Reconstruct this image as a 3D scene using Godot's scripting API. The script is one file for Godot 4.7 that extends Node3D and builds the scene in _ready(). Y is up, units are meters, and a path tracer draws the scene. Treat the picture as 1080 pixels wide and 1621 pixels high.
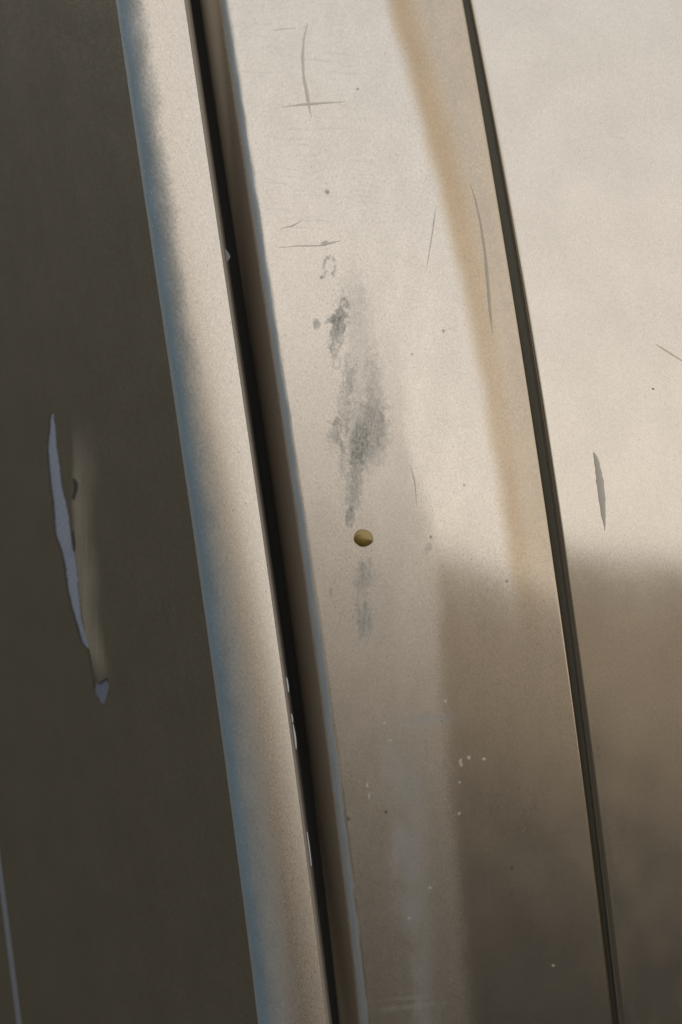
extends Node3D
# Close-up of three painted metal body panels with two seams. All lengths in metres; 8 photo pixels = 1 mm on the panels.
# Local frame of the panels: x to the right, y along the picture's height, z out of the panels.

const ROLL := 0.30            # the panels' seams lean against the plumb line by this
const EYE := 0.45             # camera distance
const TOP := -1500.0          # extent of the panels along the seams, in pixel rows
const BOTTOM := 3100.0
const STEP := 10.0
const RADIUS := 0.55          # vertical curvature of the panels
const Y_FLAT := -0.008        # height at which the panels stand plumb

var frame := Transform3D(Basis(Vector3(0, 0, 1), ROLL), Vector3(0, 0.8, 0))
var rng := RandomNumberGenerator.new()
var fine := FastNoiseLite.new()
var coarse := FastNoiseLite.new()
var M := {}

# ------------------------------------------------------------------ seams
func poly(c: Array, py: float) -> float:
	var t := clampf((py - 810.0) / 1000.0, -1.0, 1.0)
	var v: float = ((c[0] * t + c[1]) * t + c[2]) * t + c[3]
	var rest := (py - 810.0) / 1000.0 - t
	return v + rest * (3.0 * c[0] * t * t + 2.0 * c[1] * t + c[2])

func px_left(py: float) -> float: return poly([-6.3, -10.6, 143.2, 419.6], py)
func px_crest(py: float) -> float: return poly([-9.0, -16.0, 143.3, 485.0], py)
func px_mid(py: float) -> float: return poly([-0.2, -10.1, 146.7, 866.2], py)
func px_right(py: float) -> float: return poly([6.4, -15.9, 140.1, 884.1], py)

func X(px: float) -> float: return (px - 540.0) / 8000.0
func Y(py: float) -> float: return (810.5 - py) / 8000.0
func row_of(y: float) -> float: return 810.5 - y * 8000.0
func bow(y: float) -> float: return -(y - Y_FLAT) * (y - Y_FLAT) / (2.0 * RADIUS)

func smooth(a: float, b: float, x: float) -> float: return smoothstep(a, b, x)

# ------------------------------------------------------------------ profiles: lists of [length mm, slope from, slope to (degrees), steps]
func trace(segs: Array, ref: int) -> Dictionary:
	# points across a panel; the start of segment ref is (0, 0)
	var pts := [Vector2.ZERO]
	var starts := []
	var p := Vector2.ZERO
	for s in segs:
		starts.append(pts.size() - 1)
		var n: int = s[3]
		for k in n:
			var a := deg_to_rad(lerpf(s[1], s[2], (k + 0.5) / n))
			p += Vector2(cos(a), sin(a)) * (float(s[0]) / n) * 0.001
			pts.append(p)
	starts.append(pts.size() - 1)
	var o: Vector2 = pts[starts[ref]]
	for k in pts.size():
		pts[k] -= o
	return {"pts": pts, "starts": starts}

func left_point(prof: Dictionary, k: int, py: float) -> Vector3:
	var q: Vector2 = prof.pts[k]
	var y := Y(py)
	var x := X(px_left(py)) + q.x + EDGE_SHIFT
	return Vector3(x, y, q.y + 0.0018 - (y * y) / (2.0 * 1.6) + left_relief(x, y))

func mid_point(prof: Dictionary, k: int, py: float) -> Vector3:
	var q: Vector2 = prof.pts[k]
	var y := Y(py)
	var wide := (px_mid(py) - px_crest(py)) / 381.0
	var x := X(px_crest(py)) + (q.x * wide if q.x > 0.0 else q.x)
	return Vector3(x, y, q.y + bow(y))

func right_point(prof: Dictionary, k: int, py: float) -> Vector3:
	var q: Vector2 = prof.pts[k]
	var y := Y(py)
	return Vector3(X(px_right(py)) + q.x - 0.0004, y, q.y + bow(y) + right_twist(q.x, y))

func right_twist(q: float, y: float) -> float:
	var t := maxf(q, 0.0)
	return 0.8 * t * t / (t + 0.006) * (y + 0.006) - 0.024 * y

# the torn lip beside the scrape on the left panel: rises sharply at the tear and dies away to the right
const TEAR := [[640, 118], [690, 121], [740, 124], [780, 122], [800, 121], [860, 122], [900, 126], [960, 131], [1000, 137], [1030, 146], [1060, 153], [1090, 160], [1110, 166]]
func along(curve: Array, t: float) -> float:
	for k in range(curve.size() - 1):
		if t <= curve[k + 1][0]:
			return lerpf(curve[k][1], curve[k + 1][1], clampf((t - curve[k][0]) / float(curve[k + 1][0] - curve[k][0]), 0, 1))
	return curve[-1][1]

func seen(x: float, y: float) -> Vector2:   # photo pixel of a point of the left panel, which lies about 20 mm behind the others
	var s := EYE / (EYE + LEFT_BACK)
	return Vector2(540.0 + x * 8000.0 * s, 810.5 - y * 8000.0 * s)
const EDGE_SHIFT := -0.0011
const LEFT_BACK := 0.021

func left_relief(x: float, y: float) -> float:
	var p := seen(x, y)
	if p.y < 640.0 or p.y > 1115.0 or p.x > 260.0 or p.x < 60.0:
		return 0.0
	var d := p.x - along(TEAR, p.y)
	var h := smooth(640, 800, p.y) * (1.0 - smooth(1040, 1112, p.y))
	if d < -4.0:
		return 0.0
	return 0.0008 * h * smooth(-4, 1, d) * exp(-maxf(d, 0.0) / 26.0)

# ------------------------------------------------------------------ meshes
func new_thing(called: String, label: String, category: String, at: Vector3, group := "") -> Node3D:
	var o := Node3D.new()
	o.name = called
	add_child(o, true)
	o.transform = Transform3D(frame.basis, frame * at)
	tag(o, label, category, group)
	return o

func tag(o: Node, label: String, category: String, group := "") -> void:
	o.set_meta("label", label)
	o.set_meta("category", category)
	if group:
		o.set_meta("group", group)

func put(called: String, mesh: Mesh, m: Material, parent: Node) -> MeshInstance3D:
	var o := MeshInstance3D.new()
	o.name = called
	o.mesh = mesh
	o.material_override = m
	parent.add_child(o, true)
	return o

func grid(prof: Dictionary, point: Callable) -> Dictionary:
	var rows := []
	var py := TOP
	while py <= BOTTOM:
		var r := PackedVector3Array()
		for k in prof.pts.size():
			r.append(point.call(prof, k, py))
		rows.append(r)
		py += STEP
	var normals := []
	for j in rows.size():
		var r := PackedVector3Array()
		for k in prof.pts.size():
			var across: Vector3 = rows[j][mini(k + 1, prof.pts.size() - 1)] - rows[j][maxi(k - 1, 0)]
			var up: Vector3 = rows[maxi(j - 1, 0)][k] - rows[mini(j + 1, rows.size() - 1)][k]
			r.append(across.cross(up).normalized())
		normals.append(r)
	return {"rows": rows, "normals": normals}

# the columns from segment a to before segment b of a panel's grid as one mesh; u runs across it, v along the seam
func sheet(g: Dictionary, prof: Dictionary, a: int, b: int, origin: Vector3) -> ArrayMesh:
	var k0: int = prof.starts[a]
	var k1: int = prof.starts[b]
	var length := [0.0]
	for k in range(k0, k1):
		length.append(length[-1] + (prof.pts[k + 1] - prof.pts[k]).length())
	var v := PackedVector3Array()
	var n := PackedVector3Array()
	var uv := PackedVector2Array()
	var ix := PackedInt32Array()
	var w := k1 - k0 + 1
	for j in g.rows.size():
		for k in w:
			v.append(g.rows[j][k0 + k] - origin)
			n.append(g.normals[j][k0 + k])
			uv.append(Vector2(length[k] / length[-1], (TOP + j * STEP + 600.0) / 2821.0))
	for j in range(g.rows.size() - 1):
		for k in w - 1:
			var i := j * w + k
			ix.append_array([i, i + 1, i + w, i + 1, i + w + 1, i + w])
	return mesh_of(v, n, uv, ix)

func mesh_of(v: PackedVector3Array, n: PackedVector3Array, uv: PackedVector2Array, ix: PackedInt32Array) -> ArrayMesh:
	var arrays := []
	arrays.resize(Mesh.ARRAY_MAX)
	arrays[Mesh.ARRAY_VERTEX] = v
	arrays[Mesh.ARRAY_NORMAL] = n
	arrays[Mesh.ARRAY_TEX_UV] = uv
	arrays[Mesh.ARRAY_INDEX] = ix
	var m := ArrayMesh.new()
	m.add_surface_from_arrays(Mesh.PRIMITIVE_TRIANGLES, arrays)
	return m

# a low ridge along a path of [px, py, width px], lying on a surface; place(px, py) gives the point of the surface
func ridge(path: Array, place: Callable, height: float, origin: Vector3) -> ArrayMesh:
	var v := PackedVector3Array()
	var n := PackedVector3Array()
	var uv := PackedVector2Array()
	var ix := PackedInt32Array()
	var pts := []
	for k in range(path.size() - 1):
		var steps := maxi(2, int(Vector2(path[k][0] - path[k + 1][0], path[k][1] - path[k + 1][1]).length() / 7.0))
		for s in steps:
			var t := s / float(steps)
			pts.append(Vector3(lerpf(path[k][0], path[k + 1][0], t), lerpf(path[k][1], path[k + 1][1], t), lerpf(path[k][2], path[k + 1][2], t)))
	pts.append(Vector3(path[-1][0], path[-1][1], path[-1][2]))
	for k in pts.size():
		var p: Vector3 = pts[k]
		var d3: Vector3 = pts[mini(k + 1, pts.size() - 1)] - pts[maxi(k - 1, 0)]
		var side := Vector2(-d3.y, d3.x).normalized()
		var w := p.z * 0.42 * (1.0 + 0.38 * fine.get_noise_2d(p.x * 3.0, p.y * 3.0))
		for s in [-1.0, -0.55, 0.55, 1.0]:
			var q: Vector2 = Vector2(p.x, p.y) + side * w * s
			var at: Vector3 = place.call(q.x, q.y)
			v.append(at + Vector3(0, 0, 0.000004 if absf(s) > 0.9 else height * minf(1.0, p.z / 4.0)) - origin)
			n.append((Vector3(side.x, -side.y, 0) * s * 0.12 + Vector3(0, 0, 1)).normalized())
			uv.append(Vector2(0.5 + 0.5 * s, k / float(pts.size())))
	for k in range(pts.size() - 1):
		for c in 3:
			var i := k * 4 + c
			ix.append_array([i, i + 4, i + 1, i + 1, i + 4, i + 5])
	return mesh_of(v, n, uv, ix)

# ------------------------------------------------------------------ textures
func tex(w: int, h: int, data: PackedByteArray) -> ImageTexture:
	return ImageTexture.create_from_image(Image.create_from_data(w, h, false, Image.FORMAT_RGB8, data))

func b8(x: float) -> int: return int(clampf(x, 0.0, 1.0) * 255.0 + 0.5)

func paint_material(called: String, albedo: Texture2D, orm: Texture2D, coat := 0.5) -> ORMMaterial3D:
	var m := ORMMaterial3D.new()
	m.resource_name = called
	m.albedo_texture = albedo
	m.orm_texture = orm
	m.texture_repeat = false
	m.clearcoat_enabled = true
	m.clearcoat = coat
	m.clearcoat_roughness = 0.06
	return m

func plain(called: String, c: Color, rough: float, metal := 0.0) -> StandardMaterial3D:
	var m := StandardMaterial3D.new()
	m.resource_name = called
	m.albedo_color = c
	m.roughness = rough
	m.metallic = metal
	return m

const PAINT := Vector3(0.825, 0.793, 0.752)   # sRGB
const METAL := 0.97

# [cx, cy, rx, ry, turn in degrees, strength] of the grey rub marks on the middle panel
const RUBS := [
	[537, 515, 13, 52, 12, 0.75], [503, 512, 8, 8, 0, 0.6], [528, 506, 12, 9, 0, 0.7], [510, 437, 6, 4, 0, 0.6],
	[516, 382, 8, 4, -10, 0.7], [519, 299, 4.5, 4, 0, 0.9], [572, 560, 28, 140, 0, 0.15], [596, 640, 20, 95, -3, 0.28], [582, 688, 42, 62, 4, 0.42],
	[570, 705, 20, 40, 10, 0.5], [563, 765, 14, 60, 6, 0.5], [555, 818, 7, 16, 10, 0.55], [531, 688, 14, 24, 0, 0.4], [536, 665, 8, 12, 30, 0.4],
	[576, 912, 20, 32, 20, 0.3], [578, 985, 17, 36, 8, 0.45], [574, 940, 15, 75, 4, 0.22], [592, 960, 40, 85, 0, 0.10], [548, 640, 14, 60, 8, 0.25], [560, 470, 26, 60, 0, 0.12],
	[524, 938, 4, 9, 0, 0.5], [680, 868, 7, 12, 20, 0.35], [555, 600, 12, 40, 0, 0.2], [545, 730, 9, 30, 0, 0.25]]
const RINGS := [[523, 420, 10, 16, 0.55], [555, 820, 6.5, 15, 0.5], [534, 574, 6, 10, 0.25]]
const SPECKS := [[569, 130, 3], [706, 523, 4], [684, 850, 3.5], [738, 768, 2.5], [551, 1299, 4.5], [612, 1288, 4], [655, 560, 2.5], [806, 920, 3], [815, 1378, 3.5]]
const BRIGHT := [[732, 1210, 4, 9], [745, 1200, 3, 4], [731, 1240, 3, 2.5], [708, 1110, 2.5, 3], [620, 1173, 4, 2], [730, 1290, 3, 3], [884, 1538, 3, 2.5], [585, 1262, 2.5, 8], [582, 1245, 2, 6], [610, 1145, 3, 2], [770, 1203, 4, 3], [650, 1460, 3, 2.5], [683, 1410, 3, 2.5]]

func mid_textures() -> Array:
	var w := 512
	var h := 2048
	var col := PackedByteArray()
	var orm := PackedByteArray()
	col.resize(w * h * 3)
	orm.resize(w * h * 3)
	var i := 0
	for r in h:
		var py := (r + 0.5) / h * 2821.0 - 600.0
		var left := px_crest(py)
		var width := px_mid(py) - left
		var calm := smooth(-600, -420, py) * (1.0 - smooth(2040, 2210, py))   # the marks end before the texture does
		var edge_tan := lerpf(625, 815, clampf(py / 900.0, -1.2, 1.4)) - 18.0 * sin(clampf(py / 900.0, 0, 1) * PI) * -1.0
		var gloss_from := lerpf(0.50, 0.44, clampf((py - 900.0) / 720.0, 0, 1))
		var tan_here := calm * (1.0 - smooth(860, 1050, py))
		var near := []
		for b in RUBS:
			if absf(py - b[1]) < maxf(b[2], b[3]) * 1.6:
				near.append(b)
		var dots := []
		for d in SPECKS:
			if absf(py - d[1]) < 8.0:
				dots.append(d)
		var lights := []
		for d in BRIGHT:
			if absf(py - d[1]) < d[3] * 1.5:
				lights.append(d)
		for c in w:
			var u := (c + 0.5) / w
			var px := left + u * width
			var n1 := fine.get_noise_2d(px * 1.6, py * 1.6)
			var n2 := coarse.get_noise_2d(px, py * 0.55)
			var n3 := coarse.get_noise_2d(px * 4.0 + 700.0, py * 3.0)
			var g := 1.0 + rng.randf_range(-0.07, 0.06) + 0.03 * n1 + 0.025 * n2
			var a := PAINT * g
			var metal := METAL
			# rubbed clear coat on the left part is matt, the right part is still glossy
			var worn := (1.0 - smooth(gloss_from - 0.07, gloss_from + 0.05, u + 0.02 * n2)) * smooth(120, 760, py + 60.0 * n2)
			var rough := lerpf(0.085 + 0.07 * rng.randf(), 0.29 + 0.11 * rng.randf(), worn)
			# tan reflection where the panel bends at its right edge, painted into the colour
			var t := smooth(edge_tan - 16, edge_tan + 15, px + 5.0 * n2) * tan_here
			var band := (1.0 - 0.55 * smooth(150, 700, py)) * t * (1.0 - smooth(18, 62 - 26 * smooth(200, 900, py), px - edge_tan))
			a = a.lerp(a * Vector3(0.895, 0.857, 0.80), t * 0.95)
			a = a.lerp(a * Vector3(0.95, 0.91, 0.845), band)
			var vein := exp(-pow((px - edge_tan - 62.0 + 8.0 * n2) / 13.0, 2.0)) * tan_here * (0.5 + n3 * 0.8)
			a = a.lerp(Vector3(0.62, 0.59, 0.56), clampf(vein, 0, 1) * 0.30)
			rough = lerpf(rough, 0.34, t * 0.35 * (1.0 - smooth(800, 900, py)))
			# grey rub marks
			var rub := 0.0
			for b in near:
				var ca := cos(deg_to_rad(b[4]))
				var sa := sin(deg_to_rad(b[4]))
				var dx: float = px - b[0]
				var dy: float = py - b[1]
				var ex: float = (dx * ca + dy * sa) / b[2]
				var ey: float = (dy * ca - dx * sa) / b[3]
				var e: float = sqrt(ex * ex + ey * ey) + (0.5 if b[2] < 19.0 else 0.22) * n1 + (0.5 if b[2] < 19.0 else 0.28) * n3
				rub += b[5] * (1.0 - smooth(0.35, 1.15, e))
			for b in RINGS:
				if absf(py - b[1]) < 30.0:
					var e: float = Vector2((px - b[0]) / b[2], (py - b[1]) / b[3]).length() + 0.3 * n1
					rub += b[4] * smooth(0.6, 0.85, e) * (1.0 - smooth(1.0, 1.25, e)) * clampf(0.6 + 1.4 * n3, 0, 1)
			if rub > 0.0:
				rub = minf(rub, 0.95) * calm * (0.72 + 0.35 * smooth(-0.22, 0.08, fine.get_noise_2d(px * 2.3 + 33.0, py * 1.4)))
				a = a.lerp(Vector3(0.51, 0.505, 0.485), clampf(rub * (0.72 + 0.7 * n1 + 0.35 * coarse.get_noise_2d(px * 7.0 + 40.0, py * 0.9)), 0, 1))
				metal = lerpf(metal, 0.35, rub)
				rough = lerpf(rough, 0.55, rub)
			elif rub < 0.0:
				a = a.lerp(Vector3(0.93, 0.93, 0.92), -rub)
				metal = lerpf(metal, 0.2, -rub)
			# pitting beside the rub marks
			if py > 360.0 and py < 1040.0:
				var pit := exp(-pow((px - 548.0 - (py - 700.0) * 0.06) / 42.0, 2.0)) * smooth(0.30, 0.62, fine.get_noise_2d(px * 2.6 + 90.0, py * 2.6)) * smooth(360, 460, py) * (1.0 - smooth(960, 1040, py))
				a = a.lerp(Vector3(0.5, 0.5, 0.49), pit * 0.5)
			# hairlines across the upper left
			if py < 420.0:
				var hair := smooth(0.36, 0.66, coarse.get_noise_2d(px * 0.35 + 50.0, py * 9.0 - px * 0.5)) * (1.0 - smooth(0.42, 0.58, u)) * calm * (1.0 - smooth(330, 420, py))
				a = a.lerp(Vector3(0.55, 0.56, 0.56), hair * 0.2)
			# milky haze down the lower middle
			if py > 1080.0:
				var mid := 634.0 + (py - 1130.0) * 0.075
				var haze := exp(-pow((px - mid + 10.0 * n2) / 26.0, 2.0)) * smooth(1120, 1260, py + 30.0 * n2) * (0.75 + 0.5 * n2) * (1.0 - 0.45 * smooth(1330, 1620, py))
				haze += 0.8 * exp(-pow((px - 680.0) / 40.0, 2.0) - pow((py - 1140.0 + (px - 680.0) * 0.08) / 9.0, 2.0)) * (0.8 + 0.6 * n1)
				haze += 0.5 * exp(-pow((px - 655.0) / 45.0, 2.0) - pow((py - 1606.0 + (px - 655.0) * 0.12) / 4.0, 2.0)) * (0.7 + n3)
				haze += 0.4 * exp(-pow((px - 650.0) / 30.0, 2.0) - pow((py - 1592.0 + (px - 650.0) * 0.1) / 2.5, 2.0))
				haze = clampf(haze, 0, 1) * calm
				a = a.lerp(Vector3(0.64, 0.65, 0.655), haze * 0.65)
				metal = lerpf(metal, 0.25, haze * 0.6)
			for d in dots:
				var e: float = Vector2(px - d[0], py - d[1]).length() / d[2] + 0.3 * n1
				a = a.lerp(Vector3(0.28, 0.28, 0.26), 0.45 * (1.0 - smooth(0.3, 1.0, e)))
			for d in lights:
				var e: float = Vector2((px - d[0]) / d[2], (py - d[1]) / d[3]).length() + 0.6 * n1 + 0.3 * n3
				var s := 1.0 - smooth(0.4, 1.0, e)
				a = a.lerp(Vector3(0.84, 0.83, 0.79), 0.6 * s)
				metal = lerpf(metal, 0.2, 0.7 * s)
			if rng.randf() < 0.0009 and u < 0.9:
				a = Vector3(0.86, 0.83, 0.78)
				metal = 0.6
			elif rng.randf() < 0.0007:
				a = Vector3(0.42, 0.40, 0.37)
			col[i] = b8(a.x)
			col[i + 1] = b8(a.y)
			col[i + 2] = b8(a.z)
			orm[i] = 255
			orm[i + 1] = b8(rough)
			orm[i + 2] = b8(metal)
			i += 3
	return [tex(w, h, col), tex(w, h, orm)]

# a strip whose paint is worn through to blue-grey primer where worn(u, py) is near 1
func strip_textures(w: int, h: int, worn: Callable, primer: Vector3, primer_in: Vector3) -> Array:
	var col := PackedByteArray()
	var orm := PackedByteArray()
	col.resize(w * h * 3)
	orm.resize(w * h * 3)
	var i := 0
	for r in h:
		var py := (r + 0.5) / h * 2821.0 - 600.0
		for c in w:
			var u := (c + 0.5) / w
			var n1 := fine.get_noise_2d(u * 180.0, py * 1.4)
			var n2 := coarse.get_noise_2d(u * 120.0, py * 0.6)
			var s: float = clampf(worn.call(u, py, n1, n2), 0, 1)
			var g := 1.0 + rng.randf_range(-0.06, 0.05) + 0.03 * n1
			var a := (PAINT * g).lerp(primer.lerp(primer_in, smooth(0.06, 0.27, u)) * (1.0 + 0.07 * n2 + 0.06 * n1), s)
			if rng.randf() < 0.0012:
				a = Vector3(0.80, 0.80, 0.78)
			elif rng.randf() < 0.0006:
				a = Vector3(0.4, 0.38, 0.36)
			col[i] = b8(a.x)
			col[i + 1] = b8(a.y)
			col[i + 2] = b8(a.z)
			orm[i] = 255
			orm[i + 1] = b8(lerpf(0.22 + 0.12 * rng.randf(), 0.5, s))
			orm[i + 2] = b8(lerpf(METAL, 0.12, s))
			i += 3
	return [tex(w, h, col), tex(w, h, orm)]

func face_textures(w: int, h: int, shiny: float, sharp: float, blunt: float, streak: float, glint_at: Callable) -> Array:
	var col := PackedByteArray()
	var orm := PackedByteArray()
	col.resize(w * h * 3)
	orm.resize(w * h * 3)
	var i := 0
	for r in h:
		var py := (r + 0.5) / h * 2821.0 - 600.0
		for c in w:
			var u := (c + 0.5) / w
			var n2 := coarse.get_noise_2d(u * 300.0, py * 0.4)
			var n3 := coarse.get_noise_2d(u * 900.0 + 300.0, py * 0.05)
			var a := PAINT * (1.0 + rng.randf_range(-0.06, 0.05) + 0.025 * n2 + streak * n3)
			if rng.randf() < 0.0005:
				a *= 0.72
			var metal := METAL
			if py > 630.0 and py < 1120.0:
				var s: float = glint_at.call(u, py, n2)
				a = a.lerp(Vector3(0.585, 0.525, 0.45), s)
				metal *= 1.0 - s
			col[i] = b8(a.x)
			col[i + 1] = b8(a.y)
			col[i + 2] = b8(a.z)
			orm[i] = 255
			orm[i + 1] = b8(lerpf(sharp, blunt, pow(rng.randf(), shiny)) + 0.02 * n2)
			orm[i + 2] = b8(metal)
			i += 3
	return [tex(w, h, col), tex(w, h, orm)]

# tan light caught by the torn lip, painted into the left panel: sharp on its left, dying away to the right
func lip_glint(u: float, py: float, n2: float) -> float:
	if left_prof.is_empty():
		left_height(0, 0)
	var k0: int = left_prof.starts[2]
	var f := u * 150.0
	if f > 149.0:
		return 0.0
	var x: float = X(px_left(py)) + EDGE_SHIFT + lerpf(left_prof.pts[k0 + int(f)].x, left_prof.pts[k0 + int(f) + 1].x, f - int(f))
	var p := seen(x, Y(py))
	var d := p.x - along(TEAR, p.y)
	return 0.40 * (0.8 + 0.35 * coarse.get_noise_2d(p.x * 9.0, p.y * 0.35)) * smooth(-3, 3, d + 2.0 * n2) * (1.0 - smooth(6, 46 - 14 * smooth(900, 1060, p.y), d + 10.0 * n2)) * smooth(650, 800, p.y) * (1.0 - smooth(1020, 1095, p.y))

func no_lip_glint(_u: float, _py: float, _n2: float) -> float: return 0.0

# ------------------------------------------------------------------ the scene
func _ready() -> void:
	rng.seed = 11
	fine.seed = 3
	fine.frequency = 0.09
	fine.fractal_octaves = 3
	coarse.seed = 8
	coarse.frequency = 0.018
	coarse.fractal_octaves = 3

	var cam := Camera3D.new()
	cam.name = "camera"
	cam.fov = rad_to_deg(2.0 * atan(810.5 / 8000.0 / EYE))
	cam.near = 0.02
	cam.far = 6000.0
	add_child(cam)
	cam.transform = frame * Transform3D(Basis(), Vector3(0, 0, EYE))
	cam.current = true
	var lens_look := CameraAttributesPhysical.new()
	lens_look.frustum_focal_length = 12.0 / (810.5 / 8000.0 / EYE)
	lens_look.frustum_focus_distance = EYE
	lens_look.exposure_aperture = 3.6
	lens_look.frustum_near = 0.02
	lens_look.frustum_far = 6000.0
	cam.attributes = lens_look

	var env := Environment.new()
	env.background_mode = Environment.BG_SKY
	env.tonemap_mode = Environment.TONE_MAPPER_LINEAR
	env.tonemap_exposure = 1.2
	var sky_look := ProceduralSkyMaterial.new()
	sky_look.sky_top_color = Color(0.85, 0.865, 0.885)
	sky_look.sky_horizon_color = Color(0.975, 0.95, 0.915)
	sky_look.sky_curve = 0.5
	sky_look.ground_horizon_color = Color(0.30, 0.28, 0.25)
	sky_look.ground_bottom_color = Color(0.22, 0.21, 0.19)
	sky_look.sun_angle_max = 4.0
	sky_look.energy_multiplier = 1.0
	var sky := Sky.new()
	sky.sky_material = sky_look
	env.sky = sky
	env.sdfgi_enabled = true
	env.ssao_enabled = true
	env.ssil_enabled = true
	var world := WorldEnvironment.new()
	world.name = "environment"
	world.environment = env
	add_child(world)

	var sun := DirectionalLight3D.new()
	sun.name = "sun"
	sun.light_energy = 0.3
	sun.light_color = Color(1.0, 0.96, 0.90)
	sun.light_angular_distance = 14.0
	sun.shadow_enabled = true
	add_child(sun)
	sun.look_at_from_position(Vector3(2.0, 6.0, -0.9), Vector3.ZERO)

	# ---- the setting
	var asphalt := plain("asphalt", Color(0.178, 0.165, 0.128), 0.95)
	var grit := NoiseTexture2D.new()
	grit.width = 256
	grit.height = 256
	grit.seamless = true
	var grit_noise := FastNoiseLite.new()
	grit_noise.seed = 5
	grit_noise.frequency = 0.08
	grit.noise = grit_noise
	var ramp := Gradient.new()
	ramp.set_color(0, Color(0.8, 0.8, 0.8))
	ramp.set_color(1, Color(1, 1, 1))
	grit.color_ramp = ramp
	asphalt.albedo_texture = grit
	asphalt.uv1_scale = Vector3(4000, 4000, 1)
	var flat := PlaneMesh.new()
	flat.size = Vector2(4000, 4000)
	var ground := put("ground", flat, asphalt, self)
	ground.set_meta("kind", "structure")
	# added unseen pale stones, denser far off, to grade what the panels reflect
	var pale := plain("added_pale_stone", Color(0.53, 0.485, 0.42), 0.95)
	var stone := SurfaceTool.new()
	stone.begin(Mesh.PRIMITIVE_TRIANGLES)
	for k in 7:
		var a0 := k / 7.0 * TAU
		var a1 := (k + 1) / 7.0 * TAU
		for p in [Vector3(0, 0.3, 0), Vector3(cos(a0), 0.12, sin(a0)), Vector3(cos(a1), 0.12, sin(a1)), Vector3(cos(a0), 0.12, sin(a0)), Vector3(cos(a0) * 1.05, -0.1, sin(a0) * 1.05), Vector3(cos(a1), 0.12, sin(a1)), Vector3(cos(a1), 0.12, sin(a1)), Vector3(cos(a0) * 1.05, -0.1, sin(a0) * 1.05), Vector3(cos(a1) * 1.05, -0.1, sin(a1) * 1.05)]:
			stone.add_vertex(p)
	stone.generate_normals()
	var places: Array[Transform3D] = []
	for k in 90000:
		var far := 1.2 * pow(16.0 / 1.2, rng.randf())
		var at := Vector3(rng.randf_range(-0.7, 0.7) * far, 0, far)
		if rng.randf() > smooth(0.9, 10.0, at.z):
			continue
		var big := rng.randf_range(0.005, 0.009) * far
		places.append(Transform3D(Basis(Vector3.UP, rng.randf() * TAU).scaled(Vector3(big, 0.008 * far, big)), at))
	var mm := MultiMesh.new()
	mm.transform_format = MultiMesh.TRANSFORM_3D
	mm.mesh = stone.commit()
	mm.instance_count = places.size()
	for k in places.size():
		mm.set_instance_transform(k, places[k])
	var added_gravel := MultiMeshInstance3D.new()
	added_gravel.name = "added_gravel"
	added_gravel.multimesh = mm
	added_gravel.material_override = pale
	add_child(added_gravel)
	added_gravel.set_meta("kind", "stuff")
	tag(added_gravel, "added unseen pale stones in front of the panels that grade their reflection", "added_gravel")
	var field := PlaneMesh.new()
	field.size = Vector2(4000, 1984)
	var yard := put("added_yard", field, pale, self)  # added pale sheet out of view, reflected just below the horizon
	yard.position = Vector3(0, 0.004, 16.0 + 992.0)
	yard.set_meta("kind", "structure")
	tag(yard, "added unseen pale ground far off that brightens the panel reflections", "ground")
	tag(ground, "dark asphalt ground under and in front of the painted panels", "ground")

	# ---- materials of the panels
	var mt := mid_textures()
	M.mid = paint_material("worn_metallic_paint", mt[0], mt[1], 0.35)
	var st := strip_textures(128, 1536, func(u, py, n1, n2): return (1.0 - smooth(0.12, 0.50 + 0.20 * smooth(500, 1250, py), u + 0.05 * n2 + 0.05 * n1)) * lerpf(0.5, 0.94, smooth(0.0, 0.08, u + 0.03 * n2)), Vector3(0.40, 0.49, 0.55), Vector3(0.50, 0.525, 0.535))
	M.strip = paint_material("edge_worn_paint", st[0], st[1], 0.25)
	var ct := strip_textures(48, 1536, func(u, py, n1, n2): return 0.9 * smooth(0.0, 0.45, u + 0.08 * n2) * (1.0 - smooth(0.58, 1.0, u + 0.14 * n2 + 0.08 * n1)), Vector3(0.545, 0.575, 0.59), Vector3(0.53, 0.565, 0.59))
	M.crest = paint_material("crest_worn_paint", ct[0], ct[1], 0.1)
	var lt := face_textures(512, 1024, 1.4, 0.06, 0.20, 0.012, lip_glint)
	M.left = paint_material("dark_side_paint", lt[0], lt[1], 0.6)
	M.left.albedo_color = Color(0.985, 1.0, 0.985)
	var rt := face_textures(1024, 2048, 1.0, 0.06, 0.13, 0.006, no_lip_glint)
	M.right = paint_material("glossy_metallic_paint", rt[0], rt[1], 0.35)
	M.hem = plain("hem_paint", Color(0.70, 0.67, 0.62), 0.4, 0.6)
	M.primer = plain("blue_grey_primer", Color(0.55, 0.59, 0.66), 0.6)
	M.black = plain("black_lining", Color(0.10, 0.098, 0.096), 0.8)
	M.grey = plain("grey_lining", Color(0.50, 0.49, 0.44), 0.7)
	M.rub = plain("grey_rub_mark", Color(0.70, 0.68, 0.64), 0.4, 0.78)
	M.thin = plain("thin_rub_mark", Color(0.69, 0.655, 0.60), 0.4, 0.75)
	M.faint = plain("faint_rub_mark", Color(0.765, 0.74, 0.705), 0.4, 0.78)
	M.chip = plain("pale_chip", Color(0.74, 0.75, 0.75), 0.5)
	M.dusty = plain("dusty_chip", Color(0.42, 0.42, 0.41), 0.5)
	M.dark = plain("torn_paint_edge", Color(0.20, 0.195, 0.18), 0.7)

	# ---- left panel
	var lp := trace([[60, 46, 40, 20], [0.7, 52, 26, 8], [64.5, 36, 32, 150], [1.3, 31, 17, 10], [12.6, 17, -10, 40], [1.0, -10, -88, 10], [11, -89, -89, 4]], 5)
	var lg := grid(lp, left_point)
	var lo := Vector3(X(px_left(2000)) - 0.04, Y(2000), -0.03)
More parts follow.
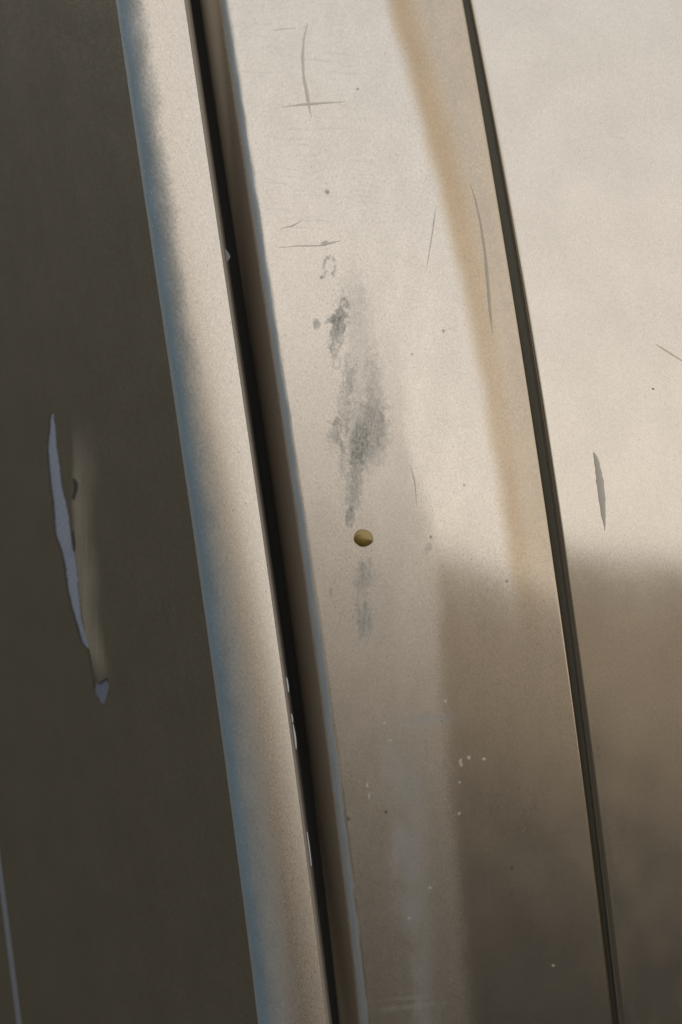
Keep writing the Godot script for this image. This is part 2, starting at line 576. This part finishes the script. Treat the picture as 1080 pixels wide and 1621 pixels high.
	var left := new_thing("metal_panel", "dark olive metal panel with rolled bluish edge and long pale scrape, at the wide gap", "metal panel", lo)
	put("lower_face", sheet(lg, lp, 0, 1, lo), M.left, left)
	put("worn_bead", sheet(lg, lp, 1, 2, lo), M.primer, left).set_meta("label", "thin bluish worn line along the panel's far edge")
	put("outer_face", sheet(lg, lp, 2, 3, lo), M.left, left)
	put("rolled_edge", sheet(lg, lp, 3, 5, lo), M.strip, left).set_meta("label", "bright rolled edge, paint rubbed to blue-grey along its crease")
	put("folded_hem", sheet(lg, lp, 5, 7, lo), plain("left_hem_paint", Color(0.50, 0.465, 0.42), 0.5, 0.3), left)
	scrape(left, lo)

	# ---- middle panel
	var mp := trace([[6, 86, 78, 8], [7.0, 72, 46, 24], [2.7, 44, 2, 12], [47.1, 2, -2.5, 90], [0.9, -3, -88, 12], [10, -89, -89, 4]], 3)
	var mg := grid(mp, mid_point)
	var mo := Vector3(X(px_crest(2000)) + 0.02, Y(2000), -0.01)
	var mid := new_thing("metal_panel", "narrow beige metal panel between the two gaps with grey scuffs and scratches", "metal panel", mo)
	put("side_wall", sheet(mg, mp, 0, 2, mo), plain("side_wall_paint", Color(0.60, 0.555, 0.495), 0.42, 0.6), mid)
	put("worn_crest", sheet(mg, mp, 2, 3, mo), M.crest, mid).set_meta("label", "thin blue-grey worn line along the panel's left corner")
	put("front_face", sheet(mg, mp, 3, 4, mo), M.mid, mid)
	put("rounded_edge", sheet(mg, mp, 4, 5, mo), plain("rounded_edge_paint", Color(0.74, 0.68, 0.59), 0.24, 0.97), mid)
	put("folded_hem", sheet(mg, mp, 5, 6, mo), M.hem, mid)
	var on_mid := func(px: float, py: float) -> Vector3:
		var y := Y(py)
		var x := X(px)
		var q := clampf((x - X(px_crest(py))) / ((px_mid(py) - px_crest(py)) / 381.0), 0.0, 0.0471)
		var k0: int = mp.starts[3]
		var t := q / 0.0471 * 90.0
		var k := clampi(int(t), 0, 89)
		return Vector3(x, y, lerpf(mp.pts[k0 + k].y, mp.pts[k0 + k + 1].y, t - k) + bow(y))
	for s in [
		[[[486, 20, 2], [480, 45, 4], [478, 75, 6], [480, 110, 5], [484, 130, 7], [487, 148, 7], [490, 165, 3], [493, 178, 1]], M.faint],
		[[[444, 160, 1], [470, 156, 4], [487, 154.5, 6], [510, 153, 4], [546, 151, 1]], M.faint],
		[[[440, 389, 1], [475, 386, 2.5], [505, 386, 3], [522, 382, 4], [540, 378, 1]], M.faint],
		[[[443, 358, 1], [462, 354, 3], [478, 345, 1]], M.faint],
		[[[747, 285, 0.8], [755, 312, 3.5], [763, 350, 4.5], [770, 400, 6], [774, 450, 6], [777, 490, 5], [781, 528, 1]], M.thin],
		[[[692, 320, 0.8], [688, 350, 3], [681, 395, 2], [676, 425, 0.8]], M.faint],
		[[[428, 31, 1], [448, 29, 2], [468, 28, 1]], M.faint],
		[[[650, 735, 1], [657, 765, 3], [660, 800, 1]], M.faint]]:
		put("scratch", ridge(s[0], on_mid, 0.00003, mo), s[1], mid)

	# ---- right panel
	var rp := trace([[10, 89, 89, 4], [1.3, 88, 4, 16], [90, 4, -3, 120]], 1)
	var rg := grid(rp, right_point)
	var ro := Vector3(X(px_right(2000)) + 0.06, Y(2000), -0.01)
	var right := new_thing("metal_panel", "wide smooth beige metal panel with one short grey mark, right of the narrow gap", "metal panel", ro)
	put("folded_hem", sheet(rg, rp, 0, 1, ro), M.hem, right)
	put("rounded_edge", sheet(rg, rp, 1, 2, ro), plain("rounded_edge_paint", Color(0.76, 0.73, 0.68), 0.22, 0.97), right)
	put("front_face", sheet(rg, rp, 2, 3, ro), M.right, right)
	var r0: Vector2 = rp.pts[rp.starts[2]]
	var on_right := func(px: float, py: float) -> Vector3:
		var y := Y(py)
		var q := X(px) - X(px_right(py)) + 0.0004
		var t := clampf((q - r0.x) / 0.09, 0, 1) * 120.0
		var k := clampi(int(t), 0, 119)
		var k0: int = rp.starts[2]
		return Vector3(X(px), y, lerpf(rp.pts[k0 + k].y, rp.pts[k0 + k + 1].y, t - k) + bow(y) + right_twist(q, y) + 0.00001)
	put("scratch", ridge([[939, 716, 2], [943, 727, 9], [948, 755, 13], [952, 790, 12], [954, 815, 9], [956, 832, 3], [956, 840, 1]], on_right, 0.00003, ro), M.rub, right)
	put("scratch", ridge([[1038, 545, 1], [1055, 556, 4], [1080, 572, 3]], on_right, 0.00001, ro), plain("tan_rub_mark", Color(0.78, 0.74, 0.67), 0.3, 0.85), right)
	put("speck", ridge([[1031, 615, 1], [1033, 616, 4], [1035, 617, 1]], on_right, 0.00003, ro), M.dusty, right)

	# ---- added dark linings that close the gaps against light from behind
	lining("gap_lining", M.black, px_left, 0.004, 0.011, -0.0088, "added black lining that closes the wide gap beside the rolled edge")
	lining("gap_lining", M.grey, px_mid, 0.002, 0.009, -0.0038, "added dark lining that closes the narrow gap left of the smooth wide panel")

	droplet(on_mid)

# the scrape on the left panel: bare primer, its torn dark edge and the chips along the panel's edge
func on_left(px: float, py: float) -> Vector3:
	var s := (EYE + LEFT_BACK) / EYE
	var p := Vector3(X(px) * s, Y(py) * s, 0)
	return Vector3(p.x, p.y, left_height(p.x, p.y))

var left_prof := {}
func left_height(x: float, y: float) -> float:
	if left_prof.is_empty():
		left_prof = trace([[60, 46, 40, 20], [0.7, 52, 26, 8], [64.5, 36, 32, 150], [1.3, 31, 17, 10], [12.6, 17, -10, 40], [1.0, -10, -88, 10], [11, -89, -89, 4]], 5)
	var q := x - X(px_left(row_of(y))) - EDGE_SHIFT
	var z := 0.0
	for k in range(left_prof.starts[2], left_prof.starts[4]):
		if q <= left_prof.pts[k + 1].x:
			z = lerpf(left_prof.pts[k].y, left_prof.pts[k + 1].y, clampf((q - left_prof.pts[k].x) / (left_prof.pts[k + 1].x - left_prof.pts[k].x), 0, 1))
			break
	return z + 0.0018 - (y * y) / (2.0 * 1.6) + left_relief(x, y)

# a patch between two edges given as [py, left px, right px], following the left panel
func patch(rows: Array, lift: float, origin: Vector3) -> ArrayMesh:
	var v := PackedVector3Array()
	var n := PackedVector3Array()
	var uv := PackedVector2Array()
	var ix := PackedInt32Array()
	var count := 0
	for k in range(rows.size() - 1):
		var steps := maxi(1, int((rows[k + 1][0] - rows[k][0]) / 6.0))
		for s in steps + (1 if k == rows.size() - 2 else 0):
			var t := s / float(steps)
			var py := lerpf(rows[k][0], rows[k + 1][0], t)
			var a := lerpf(rows[k][1], rows[k + 1][1], t) + 1.2 * fine.get_noise_2d(py * 2.0, 10.0)
			var b := lerpf(rows[k][2], rows[k + 1][2], t) + 1.2 * fine.get_noise_2d(py * 2.0, 90.0)
			for c in 7:
				var f := c / 6.0
				var p := on_left(lerpf(a, b, f), py)
				v.append(p + Vector3(-0.5, 0, 0.85) * lift * (0.15 if c == 0 or c == 6 else 1.0) - origin)
				n.append(Vector3(-0.53, 0.02, 0.85).normalized())
				uv.append(Vector2(f, t))
			count += 1
	for k in count - 1:
		for c in 6:
			var i := k * 7 + c
			ix.append_array([i, i + 1, i + 7, i + 1, i + 8, i + 7])
	return mesh_of(v, n, uv, ix)

func scrape(left: Node3D, lo: Vector3) -> void:
	var lilac := plain("bare_lilac_primer", Color(0.59, 0.62, 0.675), 0.5)
	var mottle := NoiseTexture2D.new()
	mottle.width = 64
	mottle.height = 256
	var mottle_noise := FastNoiseLite.new()
	mottle_noise.seed = 21
	mottle_noise.frequency = 0.03
	mottle.noise = mottle_noise
	var tones := Gradient.new()
	tones.set_color(0, Color(0.66, 0.68, 0.74))
	tones.set_color(1, Color(1, 1, 1))
	mottle.color_ramp = tones
	lilac.albedo_texture = mottle
	lilac.uv1_scale = Vector3(1, 2, 1)
	put("torn_edge", patch([[657, 84, 86], [675, 81, 84], [700, 78, 81], [712, 77, 80], [740, 79, 82], [770, 82, 85], [795, 85, 89], [820, 87, 90], [845, 89, 92], [872, 99, 102], [900, 104, 108], [930, 108, 111], [955, 113, 117], [990, 124, 128], [1005, 128, 132], [1015, 131, 135], [1024, 140, 143]], 0.00013, lo), M.dark, left)
	put("bare_primer", patch([[657, 85, 88], [675, 82, 91], [700, 80, 93], [712, 79, 94], [740, 81, 98], [770, 84, 101], [795, 87, 108], [820, 89, 113], [845, 91, 116], [860, 95, 118], [872, 101, 122], [880, 103, 126], [900, 107, 129], [930, 110, 130], [955, 115, 131], [975, 121, 132], [990, 126, 135], [1005, 130, 140], [1015, 133, 143], [1024, 142, 145]], 0.00006, lo), lilac, left).set_meta("label", "long pale lilac streak where paint is scraped away")
	put("bare_primer", patch([[1072, 165, 172], [1080, 157, 178], [1092, 153, 176], [1098, 158, 174], [1105, 163, 171], [1110, 165, 169]], 0.00006, lo), plain("dusty_primer", Color(0.36, 0.38, 0.45), 0.6), left)
	put("torn_edge", patch([[1022, 141, 143], [1040, 146, 148], [1060, 148, 150], [1080, 151, 153], [1094, 153, 156]], 0.00012, lo), M.dark, left)
	put("torn_edge", patch([[1070, 172, 178], [1074, 164, 174], [1080, 159, 165]], 0.00014, lo), M.dark, left)
	put("torn_edge", patch([[758, 122, 125], [766, 122, 130], [776, 123, 129], [784, 121, 127], [790, 120, 124]], 0.0003, lo), M.dark, left)
	put("torn_edge", patch([[840, 119, 121], [852, 119, 124], [866, 120, 124], [872, 121, 122]], 0.00025, lo), M.dark, left)
	# slivers of paint on the right edge of the panel
	for c in [[352, 404, 20, 6, 0.6], [453, 1084, 24, 1.0, 0], [461, 1137, 14, 0.8, 0], [465, 1166, 40, 1.6, 0], [489, 1345, 54, 0.5, 0]]:
		chip(left, lo, c[0], c[1], c[2], c[3], c[4])

# a pale sliver of paint lying on the panel's right edge: long along the seam, thin, pointed
func chip(left: Node3D, lo: Vector3, _px: float, py: float, length: float, width: float, hang: float) -> void:
	var v := PackedVector3Array()
	var n := PackedVector3Array()
	var uv := PackedVector2Array()
	var ix := PackedInt32Array()
	if hang < 0.0:
		return
	for k in 9:
		var t := k / 8.0
		var row := py + (t - 0.5) * length
		var w := width * sin(PI * clampf(t * 0.96 + 0.02, 0, 1)) * (1.0 + 0.3 * fine.get_noise_2d(row * 4.0, py))
		var e: float = px_left(row)
		var z := 0.0018 - Y(row) * Y(row) / 3.2 - 0.0009
		var a := Vector3(X(e) + 0.00072 + EDGE_SHIFT, Y(row), z - 0.0002)
		var b := Vector3(X(e + 1.0 + w) + 0.00072 + EDGE_SHIFT, Y(row), z - 0.0006 + hang * 0.0006 * sin(PI * t))
		for p in [a, (a + b) * 0.5 + Vector3(0, 0, 0.00012), b]:
			v.append(p - lo)
			n.append(Vector3(0.35, 0.1, 0.93).normalized())
			uv.append(Vector2(t, 0))
	for k in 8:
		for c in 2:
			var i := k * 3 + c
			ix.append_array([i, i + 1, i + 3, i + 1, i + 4, i + 3])
	put("paint_chip", mesh_of(v, n, uv, ix), M.dusty if hang > 0.0 else M.chip, left)

func lining(called: String, m0: Material, edge: Callable, before: float, after: float, z: float, label: String) -> void:
	var o := Vector3(X(edge.call(2000.0)), Y(2000), z)
	var prof := []
	for k in 17:
		var t := k / 16.0
		prof.append(Vector2(lerpf(-before, after, t), z - 0.0022 * (1.0 - sin(PI * t))))
	var v := PackedVector3Array()
	var n := PackedVector3Array()
	var uv := PackedVector2Array()
	var ix := PackedInt32Array()
	var rows := 0
	var py := TOP
	while py <= BOTTOM:
		for k in 17:
			var q: Vector2 = prof[k]
			v.append(Vector3(X(edge.call(py)) + q.x, Y(py), q.y + bow(Y(py))) - o)
			n.append(Vector3((k - 8) / 12.0, 0, 1).normalized())
			uv.append(Vector2(k / 16.0, py / 400.0))
		rows += 1
		py += 40.0
	for j in rows - 1:
		for k in 16:
			var i := j * 17 + k
			ix.append_array([i, i + 1, i + 17, i + 1, i + 18, i + 17])
	var m := put(called, mesh_of(v, n, uv, ix), m0, self)
	m.transform = Transform3D(frame.basis, frame * o)
	tag(m, label, "rubber lining")

func droplet(on_mid: Callable) -> void:
	var at: Vector3 = on_mid.call(575.5, 851.5)
	var resin := plain("golden_resin", Color(0.56, 0.47, 0.23), 0.3, 0.4)
	resin.clearcoat_enabled = true
	resin.clearcoat = 0.9
	resin.clearcoat_roughness = 0.14
	var st := SurfaceTool.new()
	st.begin(Mesh.PRIMITIVE_TRIANGLES)
	var rings := 14
	var round_ := 40
	for j in rings + 1:
		var t := j / float(rings) * PI * 0.5
		for k in round_:
			var a := k / float(round_) * TAU
			var out := pow(cos(t), 0.8)
			var lump := 1.0 + 0.03 * cos(2.0 * a + 2.4) + 0.022 * cos(3.0 * a + 0.6) + 0.016 * cos(5.0 * a + 2.0)
			# lower on the upper left, where the bead is pressed flat
			var h := 0.00115 * sin(t) + 0.00010 * exp(-pow((a - 2.0) / 0.5, 2.0) - pow((t - 0.95) / 0.25, 2.0))
			st.set_uv(Vector2(k / float(round_), t))
			st.add_vertex(Vector3(cos(a) * out * lump * 0.00200, sin(a) * out * lump * 0.00172, h))
	for j in rings - 1:
		for k in round_:
			var i := j * round_ + k
			var i2 := j * round_ + (k + 1) % round_
			for q in [i, i + round_, i2, i2, i + round_, i2 + round_]:
				st.add_index(q)
	for k in round_:   # the cap
		st.add_index((rings - 1) * round_ + k)
		st.add_index(rings * round_)
		st.add_index((rings - 1) * round_ + (k + 1) % round_)
	st.generate_normals()
	var o := put("resin_bead", st.commit(), resin, self)
	o.transform = Transform3D(frame.basis, frame * at)
	tag(o, "small round olive-gold bead stuck to the scuffed narrow beige panel", "bead")
